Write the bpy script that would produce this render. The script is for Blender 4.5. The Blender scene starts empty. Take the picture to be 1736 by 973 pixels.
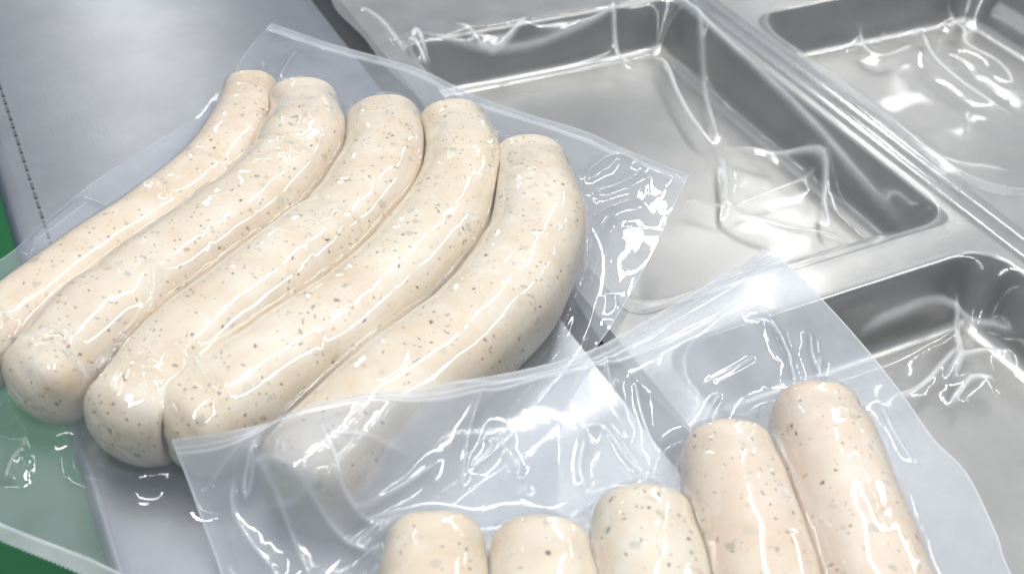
import bpy, math
import numpy as np
from mathutils import Matrix

# ------------------------------------------------------------------ camera
# world axes follow the steel frame: X across, Y away along its rails, Z up,
# z = 0 is the level of table plate and frame rim; units are metres.
F_PX, CX, CY = 1932.0, 868.0, 486.5
def _n(v): return v / np.linalg.norm(v)
_Y = _n(np.array([-1318, 1736, -1932.0])); _X = np.array([4458, 1233, -1932.0])
_X = _n(_X - _Y * _X.dot(_Y)); _Z = np.cross(_X, _Y)
ROT = np.array([_X, _Y, _Z])
_d0 = ROT @ np.array([0, 0, -1.0])
CAM = -_d0 * (0.31 / -_d0[2])
def un(px, py, z=0.0):
    """direction of a photo pixel met with the level z"""
    d = ROT @ np.array([(px - CX) / F_PX, -(py - CY) / F_PX, -1.0])
    return CAM + d * ((z - CAM[2]) / d[2])

scene = bpy.context.scene
col = scene.collection
cd = bpy.data.cameras.new('camera'); cam = bpy.data.objects.new('camera', cd); col.objects.link(cam)
m = Matrix([list(ROT[i]) + [CAM[i]] for i in range(3)] + [[0, 0, 0, 1]])
cam.matrix_world = m
cd.sensor_width = 36; cd.lens = F_PX / 1736 * 36; cd.clip_start = 0.01; cd.clip_end = 50
cd.dof.use_dof = True; cd.dof.focus_distance = 0.46; cd.dof.aperture_fstop = 11
scene.camera = cam

# ------------------------------------------------------------------ light
world = bpy.data.worlds.new('World'); scene.world = world; world.use_nodes = True
nt = world.node_tree; nt.nodes.clear()
wo = nt.nodes.new('ShaderNodeOutputWorld'); bg = nt.nodes.new('ShaderNodeBackground')
tc = nt.nodes.new('ShaderNodeTexCoord'); sp = nt.nodes.new('ShaderNodeSeparateXYZ')
rp = nt.nodes.new('ShaderNodeValToRGB')
nt.links.new(tc.outputs['Generated'], sp.inputs[0]); nt.links.new(sp.outputs['Z'], rp.inputs[0])
rp.color_ramp.elements[0].position = 0.30; rp.color_ramp.elements[0].color = (0.13, 0.175, 0.26, 1)
rp.color_ramp.elements[1].position = 0.9; rp.color_ramp.elements[1].color = (0.80, 0.86, 0.95, 1)
nt.links.new(rp.outputs[0], bg.inputs['Color']); bg.inputs['Strength'].default_value = 0.74
nt.links.new(bg.outputs[0], wo.inputs['Surface'])

def tube_lamp(x, y, z, length, power, width=0.06, rz=0.0):
    l = bpy.data.lights.new('ceiling_tube', 'AREA'); l.shape = 'RECTANGLE'
    l.size = width; l.size_y = length; l.energy = power; l.color = (1.0, 0.985, 0.96)
    o = bpy.data.objects.new('ceiling_tube', l); col.objects.link(o)
    o.location = (x, y, z); o.rotation_euler = (0, 0, rz)
TILT = math.radians(-50)                                   # the lamp rows run slantwise over the machine
for x, y, ln, pw in ((1.20, 1.10, 2.6, 27), (2.35, 0.05, 2.6, 23), (-0.7, -0.2, 2.6, 27), (0.5, -1.3, 2.6, 18),
                     (3.3, 2.3, 1.2, 5), (-2.4, 1.4, 2.6, 9)):
    for q, part in ((-0.27, 0.48), (0.28, 0.42)):          # two fittings in each row
        tube_lamp(x - math.sin(TILT) * ln * q, y + math.cos(TILT) * ln * q, 1.9, ln * part, pw * 0.5, rz=TILT)
tube_lamp(0.45, 4.0, 1.9, 1.4, 7, width=0.05)

vs = scene.view_settings
vs.view_transform = 'Standard'; vs.look = 'None'; vs.exposure = 0.0; vs.gamma = 1.0
scene.render.engine = 'CYCLES'
scene.cycles.transparent_max_bounces = 16; scene.cycles.max_bounces = 6
scene.cycles.use_denoising = True
scene.cycles.caustics_reflective = False; scene.cycles.caustics_refractive = False

# ------------------------------------------------------------------ numeric helpers
def vnoise(x, y, scale, seed):
    """smooth gradient noise, about -1..1, feature size = scale"""
    rng = np.random.RandomState(seed); N = 128
    ang = rng.rand(N, N) * 2 * np.pi; gx, gy = np.cos(ang), np.sin(ang)
    u = np.asarray(x) / scale + 50.37; v = np.asarray(y) / scale + 50.71
    i = np.floor(u).astype(int); j = np.floor(v).astype(int); fu = u - i; fv = v - j
    su = fu**3 * (fu * (fu * 6 - 15) + 10); sv = fv**3 * (fv * (fv * 6 - 15) + 10)
    def g(a, b): return gx[(i + a) % N, (j + b) % N] * (fu - a) + gy[(i + a) % N, (j + b) % N] * (fv - b)
    n0 = g(0, 0) * (1 - su) + g(1, 0) * su; n1 = g(0, 1) * (1 - su) + g(1, 1) * su
    return (n0 * (1 - sv) + n1 * sv) * 1.6

def catmull(pts, n):
    p = np.array(pts, float); p = np.vstack([2 * p[0] - p[1], p, 2 * p[-1] - p[-2]])
    out = []
    for k in range(1, len(p) - 2):
        t = np.linspace(0, 1, 24, endpoint=False)[:, None]
        a, b, c, d = p[k - 1], p[k], p[k + 1], p[k + 2]
        out.append(0.5 * (2 * b + (c - a) * t + (2 * a - 5 * b + 4 * c - d) * t**2 + (3 * b - a - 3 * c + d) * t**3))
    out = np.vstack(out + [p[-2][None]])
    s = np.r_[0, np.cumsum(np.linalg.norm(np.diff(out, axis=0), axis=1))]
    q = np.linspace(0, s[-1], n)
    return np.stack([np.interp(q, s, out[:, k]) for k in range(out.shape[1])], 1)

def seg_dist(x, y, poly):
    """distance to a polyline and the position 0..1 along it"""
    best = np.full(x.shape, 1e9); par = np.zeros(x.shape); L = 0
    ln = np.linalg.norm(np.diff(poly, axis=0), axis=1); tot = ln.sum()
    for a, b, l in zip(poly[:-1], poly[1:], ln):
        t = np.clip(((x - a[0]) * (b[0] - a[0]) + (y - a[1]) * (b[1] - a[1])) / max(l * l, 1e-12), 0, 1)
        d = np.hypot(x - a[0] - t * (b[0] - a[0]), y - a[1] - t * (b[1] - a[1]))
        k = d < best; best = np.where(k, d, best); par = np.where(k, (L + t * l) / tot, par); L += l
    return best, par

def crease(x, y, pix, z, width, height, seed=0, crest=0.00035):
    """a raised fold of film along photo pixels taken at level z"""
    poly = catmull([un(a, b, z)[:2] for a, b in pix], 4 * len(pix))
    lo, hi = poly.min(0) - 5 * width, poly.max(0) + 5 * width
    k = (x > lo[0]) & (x < hi[0]) & (y > lo[1]) & (y < hi[1])
    out = np.zeros(x.shape)
    if not k.any(): return out
    d, t = seg_dist(x[k], y[k], poly)
    e = np.clip(np.minimum(t, 1 - t) * 5, 0, 1); e = e * e * (3 - 2 * e)
    side = 1 + 0.5 * vnoise(x[k], y[k], width * 5, seed + 5)                   # flat flanks of uneven breadth
    q = (np.sqrt(d * d + crest * crest) - crest) / (width * np.clip(side, 0.5, 1.5))
    out[k] = height * e * (np.exp(-q) - 0.0067)
    out[k] = np.maximum(out[k], 0)
    line = np.zeros(x.shape); line[k] = e * np.exp(-(d / (crest * 1.6))**2)
    crease.line = line
    return out
crease.line = None

def relax(h, obst, target, kappa, iters, fixed=None):
    """membrane pulled towards target, resting on obst"""
    h = np.maximum(h, obst); hb = h.copy()
    for _ in range(iters):
        p = np.pad(h, 1, mode='edge')
        a = (p[:-2, 1:-1] + p[2:, 1:-1] + p[1:-1, :-2] + p[1:-1, 2:]) * 0.25
        h = np.maximum(obst, (a + kappa * target) / (1 + kappa))
        if fixed is not None: h[fixed] = hb[fixed]
    return h

def coons(top, bot, left, right, nu, nv):
    """patch over four boundary curves of 3-D points; top/bot run left to right"""
    T, B, Lf, Rt = catmull(top, nu), catmull(bot, nu), catmull(left, nv), catmull(right, nv)
    u = np.linspace(0, 1, nu)[None, :, None]; v = np.linspace(0, 1, nv)[:, None, None]
    return ((1 - v) * T[None] + v * B[None] + (1 - u) * Lf[:, None] + u * Rt[:, None]
            - ((1 - u) * (1 - v) * T[0] + u * (1 - v) * T[-1] + (1 - u) * v * B[0] + u * v * B[-1]))

# ------------------------------------------------------------------ object helpers
def empty(name, loc=(0, 0, 0)):
    o = bpy.data.objects.new(name, None); col.objects.link(o); o.location = loc; o.empty_display_size = 0.02
    return o
def tag(o, label=None, cat=None, group=None, kind=None):
    if label: o['label'] = label
    if cat: o['category'] = cat
    if group: o['group'] = group
    if kind: o['kind'] = kind
    return o
def mesh_obj(name, v, f, mat, parent=None, smooth=True, attrs=None):
    me = bpy.data.meshes.new(name); v = np.asarray(v, np.float32); f = np.asarray(f, np.int32)
    if parent is not None: v = v - np.array(parent.location, np.float32)
    me.vertices.add(len(v)); me.vertices.foreach_set('co', v.ravel())
    k = f.shape[1]
    me.loops.add(f.size); me.loops.foreach_set('vertex_index', f.ravel())
    me.polygons.add(len(f)); me.polygons.foreach_set('loop_start', np.arange(0, f.size, k, dtype=np.int32))
    me.polygons.foreach_set('use_smooth', np.full(len(f), smooth))
    me.update(calc_edges=True); me.validate()
    for an, av in (attrs or {}).items():
        at = me.attributes.new(an, 'FLOAT', 'POINT'); at.data.foreach_set('value', np.asarray(av, np.float32).ravel())
    me.materials.append(mat)
    o = bpy.data.objects.new(name, me); col.objects.link(o)
    if parent is not None: o.parent = parent
    return o
def grid_faces(nv, nu, wrap=False):
    i = np.arange(nv - 1)[:, None] * nu; j = np.arange(nu if wrap else nu - 1)[None, :]; j2 = (j + 1) % nu
    return np.stack([i + j, i + j2, i + nu + j2, i + nu + j], -1).reshape(-1, 4)
def grid_obj(name, P, mat, parent=None, attrs=None, flip=False):
    f = grid_faces(P.shape[0], P.shape[1])
    return mesh_obj(name, P.reshape(-1, 3), f[:, ::-1] if flip else f, mat, parent, True, attrs)

# ------------------------------------------------------------------ materials
def new_mat(name):
    mt = bpy.data.materials.new(name); mt.use_nodes = True; nt = mt.node_tree; nt.nodes.clear()
    out = nt.nodes.new('ShaderNodeOutputMaterial')
    def N(t, **kw):
        n = nt.nodes.new('ShaderNode' + t)
        for k, v in kw.items():
            if hasattr(n, k) and k not in n.inputs: setattr(n, k, v)
            else: n.inputs[k].default_value = v
        return n
    return mt, nt, out, N
def math_node(N, nt, op, a, b=None, clamp=False):
    n = N('Math', operation=op, use_clamp=clamp)
    for k, s in enumerate((a, b)):
        if s is None: continue
        if isinstance(s, (int, float)): n.inputs[k].default_value = s
        else: nt.links.new(s, n.inputs[k])
    return n.outputs[0]

def steel(name, base, rough, brush=0.0, smudge=0.1, scr=0.0, brush_axis=1):
    mt, nt, out, N = new_mat(name)
    b = N('BsdfPrincipled', Metallic=1.0, Roughness=rough); b.inputs['Base Color'].default_value = (*base, 1)
    tc = N('TexCoord'); mp = N('Mapping'); nt.links.new(tc.outputs['Object'], mp.inputs[0])
    n1 = N('TexNoise', Scale=14.0, Detail=6.0, Roughness=0.6); nt.links.new(mp.outputs[0], n1.inputs['Vector'])
    r = math_node(N, nt, 'MULTIPLY_ADD', n1.outputs[0], smudge * 2); r.node.inputs[2].default_value = rough - smudge
    nt.links.new(r, b.inputs['Roughness'])
    mp2 = N('Mapping'); nt.links.new(tc.outputs['Object'], mp2.inputs[0])
    s = [900.0, 900.0, 900.0]; s[brush_axis] = 12.0; mp2.inputs['Scale'].default_value = s
    n2 = N('TexNoise', Scale=1.0, Detail=3.0); nt.links.new(mp2.outputs[0], n2.inputs['Vector'])
    bp = N('Bump', Strength=brush, Distance=0.0006); nt.links.new(n2.outputs[0], bp.inputs['Height'])
    n3 = N('TexNoise', Scale=9.0, Detail=2.0); nt.links.new(mp.outputs[0], n3.inputs['Vector'])
    bp2 = N('Bump', Strength=0.25, Distance=0.002); nt.links.new(n3.outputs[0], bp2.inputs['Height'])
    nt.links.new(bp2.outputs[0], bp.inputs['Normal']); nt.links.new(bp.outputs[0], b.inputs['Normal'])
    # wear: dull grey blotches and thin scratches in the colour
    n4 = N('TexNoise', Scale=22.0, Detail=8.0, Roughness=0.7); nt.links.new(mp.outputs[0], n4.inputs['Vector'])
    cr = N('ValToRGB'); cr.color_ramp.elements[0].position = 0.35; cr.color_ramp.elements[1].position = 0.75
    cr.color_ramp.elements[0].color = (*[c * 0.88 for c in base], 1); cr.color_ramp.elements[1].color = (*[min(1, c * 1.06) for c in base], 1)
    nt.links.new(n4.outputs[0], cr.inputs[0])
    if scr:
        mp3 = N('Mapping'); nt.links.new(tc.outputs['Object'], mp3.inputs[0])
        mp3.inputs['Rotation'].default_value = (0, 0, 0.5); mp3.inputs['Scale'].default_value = (420, 26, 1)
        n5 = N('TexNoise', Scale=1.0, Detail=1.0); nt.links.new(mp3.outputs[0], n5.inputs['Vector'])
        th = math_node(N, nt, 'GREATER_THAN', n5.outputs[0], 0.79)
        sc = math_node(N, nt, 'MULTIPLY', th, scr)
        mx = N('MixRGB', blend_type='MIX'); nt.links.new(sc, mx.inputs[0]); nt.links.new(cr.outputs[0], mx.inputs[1])
        mx.inputs[2].default_value = (*[c * 0.6 for c in base], 1)
        nt.links.new(mx.outputs[0], b.inputs['Base Color'])
    else: nt.links.new(cr.outputs[0], b.inputs['Base Color'])
    nt.links.new(b.outputs[0], out.inputs[0])
    return mt

def plain(name, base, rough, metal=0.0, noise=0.1, scale=20):
    mt, nt, out, N = new_mat(name)
    b = N('BsdfPrincipled', Metallic=metal, Roughness=rough)
    tc = N('TexCoord'); n = N('TexNoise', Scale=scale, Detail=5.0); nt.links.new(tc.outputs['Object'], n.inputs['Vector'])
    cr = N('ValToRGB'); cr.color_ramp.elements[0].position = 0.3; cr.color_ramp.elements[1].position = 0.7
    cr.color_ramp.elements[0].color = (*[c * (1 - noise) for c in base], 1); cr.color_ramp.elements[1].color = (*[c * (1 + noise) for c in base], 1)
    nt.links.new(n.outputs[0], cr.inputs[0]); nt.links.new(cr.outputs[0], b.inputs['Base Color']); nt.links.new(b.outputs[0], out.inputs[0])
    return mt

def film(name, haze, rough=0.06, tint=(0.965, 0.975, 0.985), bump=0.15, hatch=0.0, gloss=1.0, hazecol=(0.84, 0.875, 0.92)):
    """thin clear plastic: see-through, reflecting by Fresnel, slightly milky where it hangs free"""
    mt, nt, out, N = new_mat(name)
    tc = N('TexCoord')
    n1 = N('TexNoise', Scale=260.0, Detail=3.0); nt.links.new(tc.outputs['Object'], n1.inputs['Vector'])
    bp = N('Bump', Strength=bump, Distance=0.0006); nt.links.new(n1.outputs[0], bp.inputs['Height'])
    nrm = bp.outputs[0]
    if hatch:
        mp = N('Mapping'); nt.links.new(tc.outputs['Object'], mp.inputs[0]); mp.inputs['Rotation'].default_value = (0, 0, 0.5)
        w = N('TexWave', Scale=360.0, Distortion=0.5); nt.links.new(mp.outputs[0], w.inputs['Vector'])
        w2 = N('TexWave', Scale=360.0, Distortion=0.5, bands_direction='Y'); nt.links.new(mp.outputs[0], w2.inputs['Vector'])
        ad = math_node(N, nt, 'ADD', w.outputs['Fac'], w2.outputs['Fac'])
        b2 = N('Bump', Strength=hatch, Distance=0.0004); nt.links.new(ad, b2.inputs['Height']); nt.links.new(nrm, b2.inputs['Normal']); nrm = b2.outputs[0]
    gl = N('BsdfGlossy', Roughness=rough); nt.links.new(nrm, gl.inputs['Normal'])
    gl.inputs['Color'].default_value = (0.98, 0.98, 1, 1)
    tr = N('BsdfTransparent'); tr.inputs[0].default_value = (*tint, 1)
    df = N('BsdfDiffuse'); df.inputs[0].default_value = (*hazecol, 1)
    tl = N('BsdfTranslucent'); tl.inputs[0].default_value = (*hazecol, 1)
    dm = N('MixShader', Fac=0.35); nt.links.new(df.outputs[0], dm.inputs[1]); nt.links.new(tl.outputs[0], dm.inputs[2])
    at = N('Attribute', attribute_name='free')  # haze of free-hanging film, plus highlights painted along fold crests
    n2 = N('TexNoise', Scale=45.0, Detail=4.0); nt.links.new(tc.outputs['Object'], n2.inputs['Vector'])
    hv = math_node(N, nt, 'MULTIPLY_ADD', n2.outputs[0], haze * 0.9); hv.node.inputs[2].default_value = haze * 0.55
    hz = math_node(N, nt, 'MULTIPLY', at.outputs['Fac'], hv, True)
    m1 = N('MixShader'); nt.links.new(hz, m1.inputs[0]); nt.links.new(tr.outputs[0], m1.inputs[1]); nt.links.new(dm.outputs[0], m1.inputs[2])
    ge = N('NewGeometry'); dt = N('VectorMath', operation='DOT_PRODUCT')      # Schlick, the same from both sides of the sheet
    nt.links.new(ge.outputs['Incoming'], dt.inputs[0]); nt.links.new(nrm, dt.inputs[1])
    c = math_node(N, nt, 'ABSOLUTE', dt.outputs['Value'])
    c = math_node(N, nt, 'SUBTRACT', 1.0, c, True); c = math_node(N, nt, 'POWER', c, 5.0)
    fm = math_node(N, nt, 'MULTIPLY_ADD', c, 0.80 * gloss, True); fm.node.inputs[2].default_value = 0.055 * gloss
    m2 = N('MixShader'); nt.links.new(fm, m2.inputs[0]); nt.links.new(m1.outputs[0], m2.inputs[1]); nt.links.new(gl.outputs[0], m2.inputs[2])
    nt.links.new(m2.outputs[0], out.inputs[0])
    return mt

def sausage_mat(name, seed, tone):
    mt, nt, out, N = new_mat(name)
    tc = N('TexCoord'); mp = N('Mapping'); nt.links.new(tc.outputs['Object'], mp.inputs[0])
    mp.inputs['Location'].default_value = (seed * 0.37, seed * 0.73, seed * 0.11)
    V = mp.outputs[0]
    nz = N('TexNoise', Scale=38.0, Detail=9.0, Roughness=0.68); nt.links.new(V, nz.inputs['Vector'])
    cr = N('ValToRGB'); e = cr.color_ramp.elements
    e[0].position = 0.30; e[0].color = (0.68 * tone[0], 0.545 * tone[1], 0.385 * tone[2], 1)
    e[1].position = 0.62; e[1].color = (0.765 * tone[0], 0.68 * tone[1], 0.545 * tone[2], 1)
    e2 = e.new(0.78); e2.color = (0.80 * tone[0], 0.75 * tone[1], 0.67 * tone[2], 1)
    nt.links.new(nz.outputs[0], cr.inputs[0]); colour = cr.outputs[0]
    nd = N('TexNoise', Scale=420.0, Detail=2.0); nt.links.new(V, nd.inputs['Vector'])
    sc = N('VectorMath', operation='SCALE'); nt.links.new(nd.outputs['Color'], sc.inputs[0]); sc.inputs['Scale'].default_value = 0.0035
    ad = N('VectorMath', operation='ADD'); nt.links.new(V, ad.inputs[0]); nt.links.new(sc.outputs[0], ad.inputs[1])
    nc = N('TexNoise', Scale=70.0, Detail=2.0); nt.links.new(V, nc.inputs['Vector'])
    clump = math_node(N, nt, 'MULTIPLY_ADD', nc.outputs[0], 4.0); clump.node.inputs[2].default_value = -0.95
    nf = N('TexNoise', Scale=85.0, Detail=6.0, Roughness=0.65); nt.links.new(V, nf.inputs['Vector'])   # pale fatty patches
    fa = math_node(N, nt, 'MULTIPLY_ADD', nf.outputs[0], 3.0, True); fa.node.inputs[2].default_value = -1.45
    fa = math_node(N, nt, 'MULTIPLY', fa, 0.6)
    mf = N('MixRGB'); nt.links.new(fa, mf.inputs[0]); nt.links.new(colour, mf.inputs[1]); mf.inputs[2].default_value = (0.80, 0.76, 0.70, 1); colour = mf.outputs[0]
    def flecks(scale, keep, size, rgb, strength, off):
        nonlocal colour
        m3 = N('Mapping'); nt.links.new(ad.outputs[0], m3.inputs[0]); m3.inputs['Location'].default_value = (off, off * 1.7, off * 0.3)
        vo = N('TexVoronoi', Scale=scale); nt.links.new(m3.outputs[0], vo.inputs['Vector'])
        s3 = N('SeparateColor'); nt.links.new(vo.outputs['Color'], s3.inputs[0])
        k = math_node(N, nt, 'LESS_THAN', s3.outputs[0], math_node(N, nt, 'MULTIPLY', clump, keep))
        rad = math_node(N, nt, 'MULTIPLY_ADD', s3.outputs[1], size * 0.75); rad.node.inputs[2].default_value = size * 0.25
        df = math_node(N, nt, 'SUBTRACT', rad, vo.outputs['Distance'])
        df = math_node(N, nt, 'MULTIPLY', df, 14.0, True)
        a = math_node(N, nt, 'MULTIPLY', df, k)
        st = math_node(N, nt, 'MULTIPLY_ADD', s3.outputs[2], strength * 0.7); st.node.inputs[2].default_value = strength * 0.3
        a = math_node(N, nt, 'MULTIPLY', a, st)
        mx = N('MixRGB'); nt.links.new(a, mx.inputs[0]); nt.links.new(colour, mx.inputs[1]); mx.inputs[2].default_value = (*rgb, 1)
        colour = mx.outputs[0]
    flecks(150, 0.46, 0.33, (0.36, 0.37, 0.30), 0.55, 3.1)    # pale herb flecks under the casing
    flecks(120, 0.17, 0.27, (0.11, 0.15, 0.12), 0.9, 1.3)    # grey-green herb flakes
    flecks(330, 0.50, 0.30, (0.17, 0.11, 0.05), 0.9, 5.9)    # brown spice
    flecks(430, 0.42, 0.29, (0.05, 0.04, 0.03), 0.95, 7.7)    # pepper
    flecks(240, 0.10, 0.30, (0.40, 0.16, 0.07), 0.60, 9.2)    # reddish spice
    b = N('BsdfPrincipled', Roughness=0.42); nt.links.new(colour, b.inputs['Base Color'])
    b.inputs['Subsurface Weight'].default_value = 0.35; b.inputs['Subsurface Radius'].default_value = (1.0, 0.55, 0.3); b.inputs['Subsurface Scale'].default_value = 0.004
    n6 = N('TexNoise', Scale=160.0, Detail=3.0); nt.links.new(V, n6.inputs['Vector'])
    bp = N('Bump', Strength=0.18, Distance=0.001); nt.links.new(n6.outputs[0], bp.inputs['Height']); nt.links.new(bp.outputs[0], b.inputs['Normal'])
    nt.links.new(b.outputs[0], out.inputs[0])
    return mt

M_PLATE = steel('satin_steel_plate', (0.61, 0.615, 0.625), 0.33, 0.04, 0.06, 0.4)
M_FRAME = steel('bright_steel_frame', (0.47, 0.462, 0.445), 0.34, 0.08, 0.06)
M_RAIL = steel('polished_rail', (0.72, 0.71, 0.70), 0.16, 0.05, 0.04)
M_DARK = steel('dark_channel', (0.50, 0.53, 0.57), 0.45, 0.05, 0.05)
M_MARK = plain('dark_mark', (0.10, 0.10, 0.11), 0.6)
M_GREEN = plain('green_floor_paint', (0.005, 0.13, 0.035), 0.35, 0, 0.08, 8)
M_POUCH = film('pouch_film', 0.19, 0.036, bump=0.03)
M_POUCH_B = film('pouch_film_back', 0.08, 0.05, bump=0.04, gloss=0.8)
M_POUCH2 = film('milky_pouch_film', 0.40, 0.07, bump=0.03)
M_POUCH2_B = film('milky_pouch_film_back', 0.24, 0.08, bump=0.04, gloss=0.8)
M_SEAL = film('pouch_seal', 0.46, 0.12, bump=0.1, hatch=0.7)
M_WEB = film('web_film', 0.11, 0.12, (0.975, 0.978, 0.975), bump=0.02, hazecol=(0.8, 0.81, 0.80))

# ------------------------------------------------------------------ floor, table, frame
def box(name, x0, x1, y0, y1, z0, z1, mat, parent=None, bev=0.0):
    import bmesh
    bm = bmesh.new(); bmesh.ops.create_cube(bm, size=1)
    for v in bm.verts: v.co = ((x0 + x1) / 2 + v.co.x * (x1 - x0), (y0 + y1) / 2 + v.co.y * (y1 - y0), (z0 + z1) / 2 + v.co.z * (z1 - z0))
    if bev: bmesh.ops.bevel(bm, geom=bm.edges[:], offset=bev, segments=4, profile=0.5, affect='EDGES')
    if parent is not None:
        for v in bm.verts: v.co -= parent.location
    me = bpy.data.meshes.new(name); bm.to_mesh(me); bm.free(); me.materials.append(mat)
    for p in me.polygons: p.use_smooth = bool(bev)
    o = bpy.data.objects.new(name, me); col.objects.link(o); o.parent = parent
    return o

FLOOR_Z = -0.82
g = np.stack(np.meshgrid(np.linspace(-4, 4, 9), np.linspace(-4, 4, 9)), -1)
floor = grid_obj('floor', np.dstack([g, np.full(g.shape[:2], FLOOR_Z)]), M_GREEN); tag(floor, 'bright green painted floor far below the table', 'floor', kind='structure')

table = tag(empty('work_table', (-0.09, 0.05, FLOOR_Z)), 'satin grey steel work table plate with rolled edge and row of dashes', 'table')
XL, XR = -0.1835, 0.010
prof = [(XR, -0.045), (XR, -0.002)] + [(XR - 0.0015 + 0.0015 * math.cos(a), -0.0015 + 0.0015 * math.sin(a)) for a in np.linspace(0, math.pi / 2, 5)[1:]]
prof += [(x, 0.0) for x in np.linspace(XR - 0.01, XL + 0.0085, 30)]
prof += [(XL + 0.006 + 0.006 * math.cos(a), -0.006 + 0.006 * math.sin(a)) for a in np.linspace(math.pi / 2, math.pi, 12)[1:]]
prof += [(XL, -0.02), (XL, -0.045), (XL + 0.012, -0.045), (XL + 0.012, -0.02)]
ys = np.linspace(-0.52, 0.62, 40)
P = np.array([[(x, y, z) for (x, z) in prof] for y in ys])
P[..., 2] += np.where(P[..., 2] > -0.0005, 0.0003 * vnoise(P[..., 0], P[..., 1], 0.08, 3), 0)
grid_obj('table_top', P, M_PLATE, table, flip=True)
for k in range(40):                                        # the row of short dark dashes beside the rolled edge
    y = -0.02 + k * 0.0078
    box('dash_mark', XL + 0.0135, XL + 0.0147, y, y + 0.0048, 0.00005, 0.0006, M_MARK, table)
for lx in (XL + 0.03, XR - 0.03):
    for ly in (-0.46, 0.56): box('leg', lx - 0.02, lx + 0.02, ly - 0.02, ly + 0.02, FLOOR_Z, -0.012, M_PLATE, table)

frame = tag(empty('forming_frame', (0.2, 0.05, FLOOR_Z)), 'bright steel frame of deep rounded pans under clear film', 'frame')
def round_rect(x0, x1, y0, y1, r, n=10):
    pts = []
    for cx, cy, a0 in ((x1 - r, y1 - r, 0), (x0 + r, y1 - r, 1), (x0 + r, y0 + r, 2), (x1 - r, y0 + r, 3)):
        for a in np.linspace(0, math.pi / 2, n): pts.append((cx + r * math.cos(a + a0 * math.pi / 2), cy + r * math.sin(a + a0 * math.pi / 2)))
    return np.array(pts)
def pan(cell, opening, r, depth):
    """one cell of the frame: flat rim, rolled lip, steep wall, rounded floor"""
    x0, x1, y0, y1 = opening; rings = []
    o = round_rect(x0, x1, y0, y1, r)
    outer = o.copy(); n = 10
    for q, (cx, cy) in enumerate(((cell[1], cell[3]), (cell[0], cell[3]), (cell[0], cell[2]), (cell[1], cell[2]))):
        seg = outer[q * n:(q + 1) * n]; h = n // 2
        a0 = q % 2 == 0
        for k in range(n):
            first = k < h
            onx = first if a0 else not first
            if onx: seg[k] = (cx, o[q * n + k][1] if k not in (h - 1, h) else cy)
            else: seg[k] = (o[q * n + k][0] if k not in (h - 1, h) else cx, cy)
    rings.append(np.c_[outer, np.zeros(len(o))])
    def inset(d): return round_rect(x0 + d, x1 - d, y0 + d, y1 - d, max(r - d * 0.6, 0.004))
    R = 0.0022
    for a in np.linspace(0, math.pi / 2 * 0.95, 7): rings.append(np.c_[inset(R * math.sin(a)), np.full(len(o), -R + R * math.cos(a))])
    rings.append(np.c_[inset(R + 0.008), np.full(len(o), -depth + 0.008)])
    for a in np.linspace(0.1, 1, 6) * math.pi / 2: rings.append(np.c_[inset(R + 0.008 + 0.008 * (1 - math.cos(a))), np.full(len(o), -depth + 0.008 - 0.008 * math.sin(a))])
    c = np.array([(x0 + x1) / 2, (y0 + y1) / 2])
    last = rings[-1]
    for t in (0.5, 0.0): rings.append(np.c_[c + (last[:, :2] - c) * t, np.full(len(o), -depth + 0.0)])
    P = np.array(rings)
    f = grid_faces(len(rings), len(o), True)
    return mesh_obj('pan', P.reshape(-1, 3), f, M_FRAME, frame)
XB0, XB1 = 0.2205, 0.2475
cells = [((0.025, 0.234, -0.0475, 0.225), (0.036, XB0, -0.038, 0.213), 0.010, 0.030),
         ((0.025, 0.234, -0.33, -0.0475), (0.036, XB0, -0.315, -0.057), 0.016, 0.034),
         ((0.234, 0.46, -0.0475, 0.225), (XB1, 0.445, -0.036, 0.176), 0.022, 0.030),
         ((0.234, 0.46, -0.33, -0.0475), (XB1, 0.445, -0.315, -0.057), 0.016, 0.034),
         ((0.025, 0.234, 0.225, 0.62), (0.036, XB0, 0.36, 0.60), 0.016, 0.030),
         ((0.234, 0.46, 0.225, 0.62), (XB1, 0.445, 0.25, 0.60), 0.016, 0.030)]
for c in cells: pan(*c)
def rail(x0, x1, y0, y1, h=0.0022):
    box('rail', x0, x1, y0, y1, -0.001, h, M_RAIL, frame, 0.0011)
rail(0.2255, 0.2325, -0.32, 0.61); rail(0.2355, 0.2425, -0.32, 0.61)
box('channel', 0.0085, 0.026, -0.5, 0.62, -0.045, -0.032, M_DARK, frame)
box('side_skirt', 0.0252, 0.0275, -0.33, 0.62, -0.10, -0.0003, M_FRAME, frame)
for lx in (0.05, 0.43):
    for ly in (-0.30, 0.58): box('leg', lx - 0.02, lx + 0.02, ly - 0.02, ly + 0.02, FLOOR_Z, -0.028, M_FRAME, frame)

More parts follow.
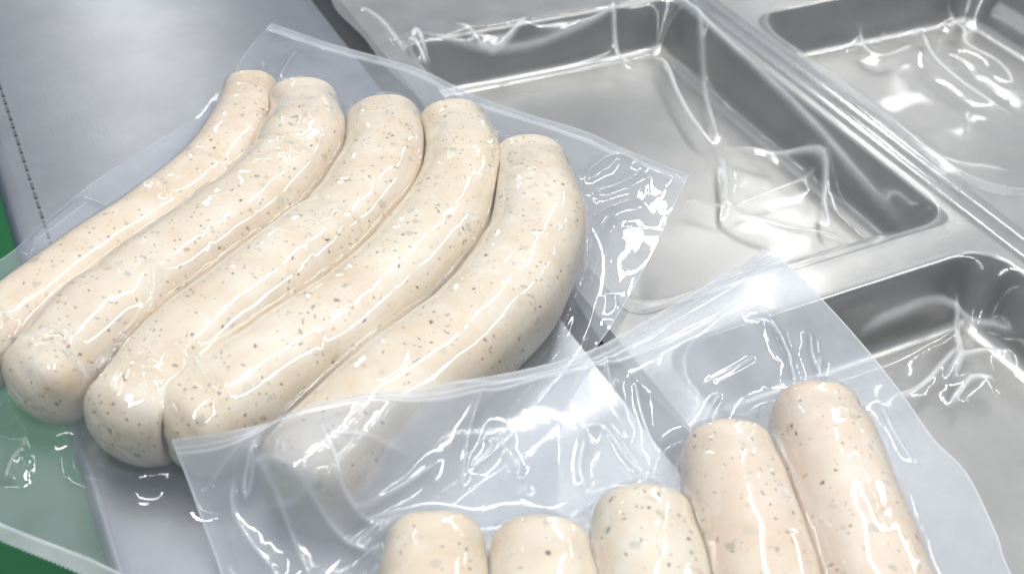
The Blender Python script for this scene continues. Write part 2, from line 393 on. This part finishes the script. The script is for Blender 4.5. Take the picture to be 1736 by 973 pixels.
# ------------------------------------------------------------------ clear film web over the pans
xs = np.linspace(0.019, 0.46, 600); yy = np.linspace(-0.22, 0.33, 800)
X, Y = np.meshgrid(xs, yy)
edge = (1 - np.clip((X - 0.019) / 0.02, 0, 1))
X = X + edge * 0.004 * vnoise(Y, Y * 0, 0.05, 4)
Z = np.full(X.shape, 0.0026); RIM = np.ones(X.shape); FR = np.ones(X.shape)
for cell, op, r, depth in cells:
    x0, x1, y0, y1 = op; r2 = r + 0.012
    qx = np.abs(X - (x0 + x1) / 2) - (x1 - x0) / 2 + r2; qy = np.abs(Y - (y0 + y1) / 2) - (y1 - y0) / 2 + r2
    sd = -(np.hypot(np.maximum(qx, 0), np.maximum(qy, 0)) + np.minimum(np.maximum(qx, qy), 0) - r2)
    t = np.clip((sd - 0.001) / 0.026, 0, 1)
    Z = Z - (depth - 0.004) * t * t * (3 - 2 * t) * (sd > 0)
    inside = np.clip(sd / 0.02, 0, 1)
    Z += inside * (0.0018 * vnoise(X, Y, 0.08, 11) + 0.00012 * vnoise(X, Y, 0.02, 12)); RIM *= (sd < 0); FR += 3.0 * np.exp(-((sd - 0.0008) / 0.0009)**2)
Z += 0.0003 * vnoise(X, Y, 0.03, 13); FR += 1.6 * RIM
zf = -0.020
folds = [
    ([(1078, 97), (1122, 100), (1150, 155), (1185, 210), (1222, 238)], zf, 0.0013, 0.0042),
    ([(1222, 238), (1230, 300), (1240, 345), (1330, 382), (1420, 398), (1455, 425)], zf, 0.0014, 0.0040),
    ([(1222, 238), (1300, 255), (1385, 290), (1400, 350), (1418, 388)], zf, 0.0011, 0.0035),
    ([(1240, 345), (1310, 318), (1385, 293)], zf, 0.0013, 0.0018),
    ([(1165, 60), (1200, 165), (1222, 236)], zf, 0.0016, 0.0020),
    ([(1050, 10), (1130, 25), (1200, 85), (1330, 200), (1460, 320), (1550, 400)], -0.012, 0.0011, 0.0026),
    ([(700, 122), (830, 120), (960, 92), (1060, 62)], zf, 0.0014, 0.0022),
    ([(1160, 330), (1240, 350)], zf, 0.0014, 0.0022),
    ([(1445, 565), (1520, 535), (1600, 512), (1680, 525), (1736, 560)], -0.012, 0.0010, 0.0026),
    ([(1500, 645), (1560, 630), (1600, 600), (1640, 560)], -0.015, 0.0018, 0.0035),
    ([(1600, 640), (1640, 600), (1690, 590), (1730, 620)], -0.022, 0.0020, 0.0045),
    ([(1610, 680), (1650, 640), (1700, 640)], -0.024, 0.0020, 0.0035),
    ([(1610, 520), (1630, 570), (1620, 640)], -0.020, 0.0020, 0.0040),
    ([(1600, 5), (1640, 30), (1645, 55), (1700, 85), (1736, 130)], -0.012, 0.0015, 0.0045),
    ([(1450, 55), (1490, 90), (1560, 70)], -0.02, 0.0030, 0.0040),
    ([(1560, 40), (1590, 100), (1690, 175), (1736, 185)], -0.02, 0.0020, 0.0040),
    ([(1380, 140), (1500, 220), (1620, 280), (1736, 290)], -0.022, 0.0050, 0.0050),
    ([(690, 85), (715, 110), (720, 125)], -0.004, 0.0016, 0.0040),
    ([(730, 130), (705, 85), (700, 100)], -0.008, 0.0016, 0.0040),
    ([(600, 5), (650, 40), (690, 95)], 0.003, 0.0016, 0.0020),
    ([(760, 70), (830, 95), (900, 60)], -0.010, 0.0030, 0.0030),
    ([(1030, 40), (1050, 75), (1085, 85)], -0.012, 0.0020, 0.0035),
]
for k, (pix, z, w, h) in enumerate(folds):
    c = crease(X, Y, pix, z, w * 2.8, h * 0.85, k, 0.0008); Z += c; FR += 10.0 * crease.line * min(1, h / 0.004)  # the bright highlight on each crest is painted in as extra haze
web = tag(empty('film_web', (0.2, 0.04, 0.0026)), 'clear wrinkled plastic film sunk into the steel pans', 'plastic film')
grid_obj('film_sheet', np.dstack([X, Y, Z]), M_WEB, web, {'free': FR})

# ------------------------------------------------------------------ sausages
BAG1 = [[(424, 168), (409, 228), (352, 310), (263, 383), (148, 463), (27, 549), (-34, 590)],
        [(515, 192), (519, 235), (490, 300), (420, 375), (310, 455), (190, 545), (95, 625)],
        [(651, 226), (653, 272), (620, 350), (540, 430), (430, 520), (322, 604), (240, 690)],
        [(771, 230), (784, 280), (770, 352), (706, 446), (598, 548), (472, 630), (354, 706)],
        [(897, 293), (908, 345), (905, 420), (852, 515), (757, 608), (632, 706), (545, 795)]]
R1 = [0.0160, 0.0197, 0.0200, 0.0196, 0.0205]
BAG2_TOPS = [((738, 957), 0.0184), ((915, 968), 0.0184), ((1092, 914), 0.0188), ((1236, 795), 0.0184), ((1385, 726), 0.0186)]
CAP = 0.72; PW = 2.5
def lumps(x, y): return 0.035 * vnoise(x, y, 0.026, 77) + 0.012 * vnoise(x, y, 0.012, 78)
def extend(ax, r):
    a = ax.copy(); a[0] += _n(ax[0] - ax[3]) * r * 0.24; a[-1] += _n(ax[-1] - ax[-4]) * r * 0.24
    return catmull(a[[0] + list(range(6, 104, 7)) + [109]], 110)
def smooth_noise1(s, seed, freq):
    return vnoise(s * freq, s * 0 + 0.3, 1.0, seed)
NOTCH = {0: [(.36, .02)], 1: [(.28, .035), (.80, .02)], 2: [(.42, .025)], 3: [(.2, 0)], 4: [(.2, 0)]}
saus = []                                                  # axis samples (n,3), radius samples (n)
for k, (pix, r) in enumerate(zip(BAG1, R1)):
    z = r + 0.0016
    ax = extend(catmull([un(a, b, z) for a, b in pix], 110), r)
    s = np.linspace(0, 1, 110)
    notch = sum(d * np.exp(-((s - p) / 0.022)**2) for p, d in NOTCH[k])
    saus.append((ax, r * (1 - notch + 0.035 * smooth_noise1(s, 40 + k, 5)) * (1 - 0.12 * np.exp(-(s / 0.11)**2) - (0.10, 0.13, 0.12, 0.10, 0.06)[k] * np.exp(-((1 - s) / 0.11)**2))))
    ax[:, 2] += np.minimum(saus[-1][1] - r, 0) * 0.8           # thinner ends rest on the plate too
for k, (px, r) in enumerate(BAG2_TOPS):
    z = r + 0.0030
    a = un(*px, z); d = np.array([-0.43, -0.903, 0]); q = np.array([0.903, -0.43, 0])
    pts = [a + d * t * 0.185 + q * 0.010 * (t * t) for t in np.linspace(0, 1, 6)]
    ax = extend(catmull(pts, 110), r); s = np.linspace(0, 1, 110)
    saus.append((ax, r * (1 + 0.03 * smooth_noise1(s, 60 + k, 5)) * (1 - 0.12 * np.exp(-(s / 0.05)**2))))

def sausage_mesh(k):
    ax, rr = saus[k]; n = len(ax); nu = 56
    tan = np.gradient(ax, axis=0); tan /= np.linalg.norm(tan, axis=1)[:, None]
    side = np.cross(tan, [0, 0, 1.0]); side /= np.linalg.norm(side, axis=1)[:, None]; up = np.cross(side, tan)
    ang = np.linspace(0, 2 * np.pi, nu, endpoint=False)
    rows = []
    q_ = (np.abs(np.cos(ang))**PW + np.abs(np.sin(ang))**PW)**(-1 / PW)
    def ring(c, r, sd, u): return c + r * q_[:, None] * (np.cos(ang)[:, None] * sd + np.sin(ang)[:, None] * u)
    caps = np.linspace(0, 1, 13)[:-1]
    rows.append(ring(ax[0] - tan[0] * rr[0] * CAP, 0.0004, side[0], up[0]))
    for c in caps[1:]:
        a = c * np.pi / 2; rows.append(ring(ax[0] - tan[0] * rr[0] * CAP * math.cos(a), rr[0] * math.sin(a), side[0], up[0]))
    for i in range(n): rows.append(ring(ax[i], rr[i], side[i], up[i]))
    for c in caps[::-1][:-1]:
        a = c * np.pi / 2; rows.append(ring(ax[-1] + tan[-1] * rr[-1] * CAP * math.cos(a), rr[-1] * math.sin(a), side[-1], up[-1]))
    rows.append(ring(ax[-1] + tan[-1] * rr[-1] * CAP, 0.0004, side[-1], up[-1]))
    P = np.array(rows); V = P.reshape(-1, 3)
    # lumps of the filling, then flatten against the neighbours
    cen = np.vstack([np.repeat(ax[:1], 12, 0), ax, np.repeat(ax[-1:], 12, 0)])
    C = np.repeat(cen, nu, 0); D = V - C
    V = C + D * (0.985 + lumps(V[:, 0], V[:, 1]))[:, None]
    rowi = np.repeat(np.arange(len(rows)), nu); av = np.tile(ang, len(rows))
    dent = np.clip(vnoise(V[:, 0] * 1.3 + V[:, 2], V[:, 1] * 1.3 - V[:, 2], 0.011, 90 + k), 0, 1)
    for pole in (0, len(rows) - 1):                        # gathered casing at the tips
        V -= (V - C) * (np.exp(-(np.abs(rowi - pole) / 9.0)**2) * dent * 0.10)[:, None]
        e = np.exp(-(np.abs(rowi - pole) / 3.2)**2)
        V -= (V - C) * (e * (0.05 + 0.018 * np.cos(7 * av + k) * np.clip(np.abs(rowi - pole) / 2.0, 0, 1)))[:, None]
    for j in (k - 1, k + 1):
        if j < 0 or j > 9 or (k < 5) != (j < 5): continue
        a2, r2 = saus[j]
        for s0 in range(0, len(V), 2000):
            v = V[s0:s0 + 2000]; dd = np.linalg.norm(v[:, None] - a2[None], axis=2); m = dd.argmin(1)
            dist = dd[np.arange(len(v)), m]; dv = np.abs(v[:, 2] - a2[m, 2]) / dist; q2 = (dv**PW + np.sqrt(np.maximum(1 - dv * dv, 0))**PW)**(-1 / PW); pen = np.clip(r2[m] * q2 + 0.0002 - dist, 0, None)
            V[s0:s0 + 2000] = v + (v - a2[m]) / dist[:, None] * (pen * 0.55)[:, None]
    V[:, 2] = np.maximum(V[:, 2], 0.0016)
    return V, grid_faces(len(rows), nu, True)

TONES = [(1.0, .97, .95), (1.01, 1.0, 1.0), (1.0, .985, .97), (1.01, 1.0, .99), (1.0, 1.0, 1.0), (1, .98, .95), (1, .98, .95), (1, 1, .99), (1.0, .96, .95), (1.0, .95, .95)]
LABELS = ['slim speckled sausage inside the fan of five, nearest the bare table plate',
          'speckled sausage in the fan, second from the bare plate, film bunched on it',
          'speckled white sausage in the middle of the curved fan of five',
          'speckled white sausage in the fan, between the middle one and the outermost one',
          'fat curved outermost sausage of the fan, its end under the milky pouch',
          'short-looking sausage in the second pouch, farthest from the deep steel pan',
          'sausage in the second pouch, second from its end nearest the fan',
          'sausage in the middle of the row in the second pouch',
          'pinkish sausage with a reddish fleck in the second pouch, beside the outermost one',
          'pinkish beige sausage at the row end in the second pouch, beside the deep steel pan']
for k in range(10):
    v, f = sausage_mesh(k)
    o = mesh_obj('sausage', v - saus[k][0][55] * [1, 1, 0], f[:, ::-1], sausage_mat('sausage_casing', k + 1, TONES[k]))
    o.location = saus[k][0][55] * [1, 1, 0]
    tag(o, LABELS[k], 'sausage', 'sausages in the fanned pouch' if k < 5 else 'sausages in the pouch lying on top')

# ------------------------------------------------------------------ pouches
def upper(Xg, Yg, ids, sign=1):
    """top (or underside) of the sausages over each point"""
    out = np.full(Xg.shape, -1.0 if sign > 0 else 1.0)
    for k in ids:
        ax, rr = saus[k]; lo = ax[:, :2].min(0) - 0.021; hi = ax[:, :2].max(0) + 0.021
        m = (Xg > lo[0]) & (Xg < hi[0]) & (Yg > lo[1]) & (Yg < hi[1])
        if not m.any(): continue
        x, y = Xg[m], Yg[m]; b = out[m]
        best = np.full(x.shape, 1e9); idx = np.zeros(x.shape, int)
        for i in range(len(ax)):
            d2 = (x - ax[i, 0])**2 + (y - ax[i, 1])**2; c = d2 < best
            best[c] = d2[c]; idx[c] = i
        tan = np.gradient(ax, axis=0); ds = np.linalg.norm(tan, axis=1); tan = tan / ds[:, None]
        t = ((x - ax[idx, 0]) * tan[idx, 0] + (y - ax[idx, 1]) * tan[idx, 1]) / ds[idx]
        f = np.clip(idx + t, 0, len(ax) - 1)
        n_ = np.arange(len(ax)); cx, cy, cz, r = (np.interp(f, n_, q) for q in (ax[:, 0], ax[:, 1], ax[:, 2], rr))
        ex = (idx + t - f) * ds[idx] * (1 / CAP - 1)             # ends are blunter than half balls
        r = r * (1 + lumps(x, y)); dd = np.hypot(x - cx + ex * tan[idx, 0], y - cy + ex * tan[idx, 1])
        d2 = r - dd; h = r * np.maximum(1 - (dd / r)**PW, 0)**(1 / PW)
        if sign > 0: b = np.where(d2 > 0, np.maximum(b, cz + h), b)
        else: b = np.where(d2 > 0, np.minimum(b, cz - h), b)
        out[m] = b
    return out

def wrinkles(X, Y, seed):
    w = 0.00009 * vnoise(X, Y, 0.016, seed) + 0.00002 * vnoise(X, Y, 0.005, seed + 1)
    a = vnoise(X, Y, 0.022, seed + 2); b = vnoise(X, Y, 0.03, seed + 3)
    w += 0.00026 * np.exp(-(a / 0.07)**2) * np.clip(b * 2.2, 0, 1)
    a = vnoise(X, Y, 0.013, seed + 4); b = vnoise(X, Y, 0.024, seed + 5)
    w += 0.00014 * np.exp(-(a / 0.08)**2) * np.clip(b * 2.2 - 0.3, 0, 1)
    return w

def pt(px, py, z): return un(px, py, z)
def build_pouch(name, label, B, nu, nv, ids, base_fn, mid_fn, folds, seal_rows, teeth, seed, mats, end_folds=(), seam=1.0):
    top, bot, left, right = B
    P = coons(top, bot, left, right, nu, nv)
    X, Y, Zb = P[..., 0].copy(), P[..., 1].copy(), P[..., 2].copy()
    base = base_fn(X, Y)
    up_ = upper(X, Y, ids, 1); lo_ = upper(X, Y, ids, -1)
    fixed = np.zeros(X.shape, bool); fixed[0] = True; fixed[:, 0] = True; fixed[:, -1] = True
    has = up_ > 0
    # where the two sheets part: level with the sausage axes, falling to the rim of the pouch
    zmid = np.where(has, np.clip((up_ + lo_) / 2, 0, 1), Zb)
    soft = relax(mid_fn(X, Y, Zb), base, np.maximum(Zb, base), 0.0012, 250, fixed)
    near = has.astype(float); nr = near.copy()
    for _ in range(60):
        p = np.pad(nr, 1, mode='edge'); nr = np.maximum(near, (p[:-2, 1:-1] + p[2:, 1:-1] + p[1:-1, :-2] + p[1:-1, 2:]) * 0.25)
    ctr = np.mean([saus[i][0][:, 2].mean() for i in ids]) * seam
    mid = np.maximum(base, soft * (1 - nr) + np.maximum(soft, ctr) * nr)
    topz = relax(np.maximum(mid, up_ + 0.0003), np.where(has, up_ + 0.0003, base + 0.0004), mid + 0.0003, 0.0017 if seam == 1.0 else 0.0022, 420, fixed)
    gap = np.clip((topz - np.where(has, up_, -1)) / 0.005, 0, 1)
    wr = wrinkles(X, Y, seed)
    ed = np.clip(np.minimum.reduce([np.arange(nv)[:, None] + np.zeros((1, nu)), np.arange(nu)[None] + np.zeros((nv, 1)), (nu - 1 - np.arange(nu))[None] + np.zeros((nv, 1))]) / 14.0, 0, 1)
    topz = topz + np.abs(wr) * 0.3 + wr * ed * (0.70 - 0.45 * gap) + gap * ed * 0.0008 * vnoise(X, Y, 0.035, seed + 9)
    fr2 = np.zeros(X.shape)
    for k, (pix, z, w, h) in enumerate(folds):
        c = crease(X, Y, pix, z, w * 2.0, h * 0.8, 100 + k); topz = topz + ed * c; fr2 += (2.6 if len(pix) > 9 else 0.8) * crease.line * min(1, h / 0.003)  # crest highlights put into the haze, strongest on the long seal line
    for rw in ([seal_rows[0], seal_rows[0] - 4] if seal_rows[0] else []) + ([nv - seal_rows[1]] if seal_rows[1] else []):
        g_ = np.exp(-((np.arange(nv)[:, None] - rw - 1.5 * vnoise(np.arange(nu)[None], 0 * np.arange(nu)[None], 40, seed)) / 1.1)**2)
        topz = topz + 0.00025 * g_; fr2 += 1.8 * g_
    lower_ = np.where(lo_ < 0.9, lo_ - 0.0003, 1.0)
    botz = np.maximum(base, -relax(-(np.minimum(mid, lower_) - 0.0003), -np.minimum(lower_, 0.9), -(mid - 0.0004), 0.006, 160, fixed))
    botz = np.minimum(botz - ed * has * (2.0 * np.abs(wr) + 0.0004 * np.abs(vnoise(X, Y, 0.010, seed + 20))), topz - 0.00025)
    lie = np.clip(0.45 + (topz - base) / 0.010, 0, 1)         # milkier where it hangs free of what lies below
    for k, (pix, z, w, h) in enumerate(end_folds): botz = np.minimum(botz, topz - 0.00025) - ed * has * crease(X, Y, pix, z, w * 2.0, h, 150 + k)
    free = np.clip(0.16 + 0.84 * gap, 0, 1) * np.where(has, 1, lie) + 1.8 * np.exp(-((ed * 14) / 1.3)**2) + fr2
    if teeth:
        row, amp = teeth; i = np.arange(nu); saw = (np.abs((i / nu * 190) % 1 - 0.5) * 2 - 0.5) * amp
        nxt = P[1, :, :2] - P[0, :, :2] if row == 0 else P[-2, :, :2] - P[-1, :, :2]
        nxt = nxt / np.linalg.norm(nxt, axis=1)[:, None]
        X[row] += saw * nxt[:, 0]; Y[row] += saw * nxt[:, 1]
    root = tag(empty(name, (float(X.mean()), float(Y.mean()), 0.0)), label, 'pouch')
    T = np.dstack([X, Y, topz]); Bt = np.dstack([X, Y, botz])
    a, b = seal_rows; e = nv - b
    grid_obj('front_film', T[a:e], mats[0], root, {'free': free[a:e]})
    st = 2
    fb = np.where(has, 1.0, lie)
    grid_obj('back_film', Bt[a:e:st, ::st], mats[1], root, {'free': fb[a:e:st, ::st]}, flip=True)
    if a: grid_obj('seal_band', T[:a + 1], M_SEAL, root, {'free': 0.5 + free[:a + 1] * 0.5})
    if b: grid_obj('seal_band', T[e - 1:], M_SEAL, root, {'free': 0.5 + free[e - 1:] * 0.5})
    return P, T

W = lambda x, y, z: np.array([x, y, z])
def base_table(X, Y):
    over = np.clip((X - 0.022) / 0.004, 0, 1)
    off = np.clip((XL + 0.003 - X) / 0.01, 0, 1)
    return 0.0008 + over * 0.0036 - off * 0.004
_a, _b = pt(0, 919, .001), pt(140, 975, .001)
BL1, BR1 = _a - _n(_b - _a) * 0.125, _b + _n(_b - _a) * 0.145
top1 = [pt(460, 40, .003), pt(560, 74, .007), pt(640, 96, .010), pt(720, 121, .011), pt(800, 160, .012), pt(900, 195, .013), pt(990, 222, .014), pt(1060, 253, .014), pt(1168, 297, .012)]
right1 = [top1[-1], pt(1135, 365, .010), pt(1100, 440, .009), pt(1062, 510, .009), pt(1035, 555, .008), pt(960, 680, .006), W(-0.045, -0.120, .003), BR1]
left1 = [top1[0], pt(420, 85, .006), pt(386, 138, .009), pt(355, 170, .009), pt(320, 205, .009), pt(240, 255, .008), pt(150, 315, .007), pt(60, 390, .005), pt(0, 440, .003), W(-0.228, 0.076, .002), W(-0.262, 0.054, .001), BL1]
bot1 = [BL1 + (BR1 - BL1) * t for t in np.linspace(0, 1, 6)]
folds1 = [
    ([(20, 640), (70, 668), (120, 662), (160, 690)], .018, .0011, .0022),
    ([(75, 645), (100, 625), (140, 632)], .026, .0010, .0018),
    ([(170, 690), (190, 650), (230, 600)], .026, .0009, .0022),
    ([(225, 720), (260, 735), (290, 760)], .018, .0010, .0020),
    ([(265, 640), (250, 670), (262, 700)], .028, .0010, .0014),
    ([(600, 195), (615, 200), (605, 250)], .030, .0009, .0016),
    ([(690, 195), (705, 230), (715, 290)], .030, .0008, .0014),
    ([(740, 215), (760, 260), (755, 300)], .034, .0008, .0012),
    ([(800, 190), (820, 240), (840, 280)], .030, .0008, .0014),
    ([(870, 260), (890, 290), (895, 330)], .034, .0008, .0014),
    ([(930, 250), (955, 290), (975, 310)], .026, .0008, .0014),
    ([(255, 485), (270, 505), (262, 540), (225, 590), (200, 630)], .028, .0010, .0022),
    ([(240, 480), (290, 485)], .034, .0010, .0016),
    ([(340, 650), (350, 680), (385, 730)], .025, .0011, .0028),
    ([(270, 640), (310, 630), (345, 655)], .030, .0009, .0016),
    ([(75, 600), (60, 640), (70, 660)], .030, .0009, .0012),
    ([(90, 620), (140, 640), (150, 655)], .028, .0009, .0014),
    ([(300, 620), (330, 600), (320, 590)], .034, .0008, .0010),
    ([(235, 335), (265, 325), (290, 345)], .030, .0010, .0020),
    ([(300, 370), (310, 345), (345, 340), (360, 320)], .032, .0008, .0010),
    ([(440, 265), (480, 260), (508, 285)], .034, .0010, .0022),
    ([(455, 285), (500, 290)], .034, .0008, .0012),
    ([(535, 175), (525, 215), (505, 250)], .035, .0007, .0010),
    ([(545, 160), (560, 220), (530, 285)], .033, .0007, .0012),
    ([(540, 410), (560, 385), (585, 380)], .034, .0010, .0022),
    ([(560, 395), (590, 410)], .034, .0008, .0014),
    ([(470, 140), (500, 85), (520, 80)], .012, .0011, .0028),
    ([(440, 120), (448, 95)], .014, .0010, .0026),
    ([(480, 150), (460, 120), (440, 118)], .018, .0010, .0020),
    ([(590, 200), (620, 180), (640, 190)], .026, .0010, .0016),
    ([(840, 235), (850, 232), (890, 228)], .018, .0009, .0030),
    ([(820, 205), (850, 235)], .020, .0008, .0020),
    ([(985, 305), (1040, 270), (1095, 290)], .014, .0012, .0034),
    ([(990, 330), (1040, 320), (1098, 290)], .014, .0012, .0030),
    ([(985, 410), (1030, 360), (1095, 340)], .013, .0013, .0034),
    ([(1000, 430), (1020, 395), (1040, 365)], .012, .0012, .0020),
    ([(1040, 500), (1050, 540)], .009, .0010, .0016),
    ([(10, 830), (30, 790), (60, 780)], .001, .0020, .0030),
    ([(40, 430), (100, 395), (170, 345)], .006, .006, .0035),
    ([(20, 580), (0, 600), (-20, 610)], .022, .0010, .0026),
    ([(20, 575), (5, 560), (-10, 565)], .024, .0010, .0020),
]
folds1 += [([(15, 650), (65, 672), (125, 662), (165, 680)], .010, .0012, .0022), ([(160, 725), (215, 712), (262, 735), (300, 730)], .010, .0012, .0024),
           ([(200, 765), (225, 725), (255, 700)], .012, .0010, .0022), ([(70, 700), (95, 665), (135, 645)], .012, .0010, .0022), ([(150, 690), (165, 715), (150, 735)], .008, .0012, .0030)]
END_FOLDS = [
    ([(15, 650), (65, 672), (125, 662), (165, 680)], .009, .0012, .0032), ([(50, 695), (80, 660), (130, 640)], .010, .0010, .0030),
    ([(100, 700), (125, 670), (150, 655)], .008, .0010, .0028), ([(160, 725), (215, 712), (262, 735), (300, 730)], .009, .0012, .0034),
    ([(195, 765), (230, 720), (275, 700)], .009, .0010, .0030), ([(245, 770), (270, 735), (300, 712)], .008, .0010, .0030),
    ([(5, 625), (25, 660), (60, 690)], .008, .0010, .0026), ([(150, 700), (175, 740), (200, 760)], .007, .0010, .0028)]
P1, T1 = build_pouch('sausage_pouch', 'clear vacuum pouch shrunk around a fan of five curved sausages on the table plate',
                     (top1, bot1, left1, right1), 560, 640, range(5), base_table,
                     lambda X, Y, Zb: np.maximum(Zb, 0.001), [(p_, z_, w_, h_ * 1.75) for p_, z_, w_, h_ in folds1], (15, 12), (-1, 0.0011), 200, (M_POUCH, M_POUCH_B), END_FOLDS, 0.75)

# height of the first pouch where the second one lies on it
S5 = range(0, 5)
def base_second(X, Y):
    b = base_table(X, Y)
    a = upper(X, Y, S5, 1)
    b = np.maximum(b, np.where(a > 0, a + 0.0018, -1))
    cav = np.clip((X - 0.036) / 0.012, 0, 1) * np.clip((-0.057 - Y) / 0.012, 0, 1)
    b = b - cav * 0.012
    return np.maximum(b, -0.010) + 0.0012
top2 = [pt(290, 745, .034), pt(400, 728, .0385), pt(560, 694, .0400), pt(720, 656, .0405), pt(880, 628, .0340), pt(1000, 594, .026), pt(1100, 540, .021), pt(1200, 481, .019), pt(1305, 419, .018)]
right2 = [top2[-1], pt(1390, 503, .013), pt(1460, 580, .010), pt(1530, 668, .009), pt(1582, 742, .009), pt(1640, 803, .010), pt(1690, 905, .010), pt(1728, 1000, .009), W(0.045, -0.30, .006), W(0.0, -0.375, .004)]
left2 = [top2[0], pt(318, 815, .022), pt(345, 890, .013), pt(375, 975, .006), W(-0.1545, -0.112, .004), W(-0.158, -0.130, .003), W(-0.166, -0.155, .003), W(-0.180, -0.190, .003), W(-0.203, -0.240, .003), W(-0.235, -0.30, .003)]
bot2 = [left2[-1], W(-0.12, -0.345, .003), right2[-1]]
folds2 = [
    ([(300, 835), (340, 800), (400, 775), (480, 745), (560, 728), (700, 690), (860, 660), (1000, 608), (1100, 562), (1200, 508), (1300, 440)], .030, .0008, .0014),
    ([(440, 790), (415, 830), (420, 845), (440, 810)], .024, .0011, .0034),
    ([(430, 825), (500, 865), (580, 910), (650, 940)], .020, .0012, .0030),
    ([(435, 840), (480, 900), (530, 975)], .014, .0012, .0026),
    ([(405, 860), (400, 900), (440, 950), (480, 985)], .010, .0020, .0040),
    ([(455, 900), (500, 910), (560, 900)], .012, .0014, .0016),
    ([(550, 770), (620, 755), (700, 745)], .036, .0010, .0016),
    ([(540, 770), (570, 830), (600, 865), (680, 820), (760, 770)], .026, .0012, .0022),
    ([(560, 880), (620, 905), (660, 905)], .016, .0011, .0022),
    ([(590, 930), (650, 900), (700, 880)], .018, .0010, .0022),
    ([(980, 645), (1020, 700), (1070, 760)], .010, .0010, .0022),
    ([(1070, 665), (1085, 720), (1120, 790)], .010, .0010, .0024),
    ([(1015, 620), (1035, 680), (1055, 720)], .014, .0008, .0018),
    ([(975, 755), (1020, 745), (1060, 785), (1100, 815)], .012, .0015, .0034),
    ([(990, 760), (980, 810), (995, 845)], .012, .0011, .0028),
    ([(1140, 830), (1090, 790), (1040, 740)], .014, .0011, .0024),
    ([(1135, 825), (1150, 790), (1180, 750)], .020, .0010, .0022),
    ([(790, 845), (830, 810), (860, 775)], .010, .0010, .0020),
    ([(810, 800), (850, 805), (885, 840)], .010, .0012, .0018),
    ([(780, 870), (790, 800), (820, 730)], .010, .0010, .0014),
    ([(830, 905), (880, 880), (1000, 880)], .020, .0009, .0018),
    ([(1260, 525), (1310, 540), (1345, 590), (1360, 640)], .018, .0012, .0030),
    ([(1300, 520), (1330, 560), (1350, 600)], .018, .0010, .0020),
    ([(1375, 545), (1385, 600), (1410, 640)], .016, .0012, .0034),
    ([(1400, 575), (1395, 630), (1420, 650)], .018, .0010, .0026),
    ([(1355, 640), (1300, 690), (1240, 715)], .022, .0009, .0022),
    ([(1190, 640), (1250, 610), (1290, 585)], .016, .0012, .0014),
    ([(1195, 740), (1200, 690), (1230, 640)], .016, .0010, .0016),
    ([(1470, 690), (1500, 760), (1520, 830), (1560, 973)], .012, .0012, .0022),
    ([(1490, 670), (1520, 730), (1560, 790)], .011, .0012, .0016),
    ([(1190, 745), (1185, 830), (1205, 880), (1200, 960)], .034, .0007, .0012),
    ([(1340, 760), (1365, 830), (1400, 900)], .036, .0007, .0010),
    ([(1440, 780), (1465, 850), (1500, 940)], .034, .0007, .0010),
]
build_pouch('sausage_pouch', 'milky vacuum pouch with serrated seal edge lying over the fan, holding straight sausages',
            (top2, bot2, left2, right2), 600, 560, range(5, 10), base_second,
            lambda X, Y, Zb: np.maximum(Zb, 0.001), folds2, (11, 0), (0, 0.0010), 300, (M_POUCH2, M_POUCH2_B))
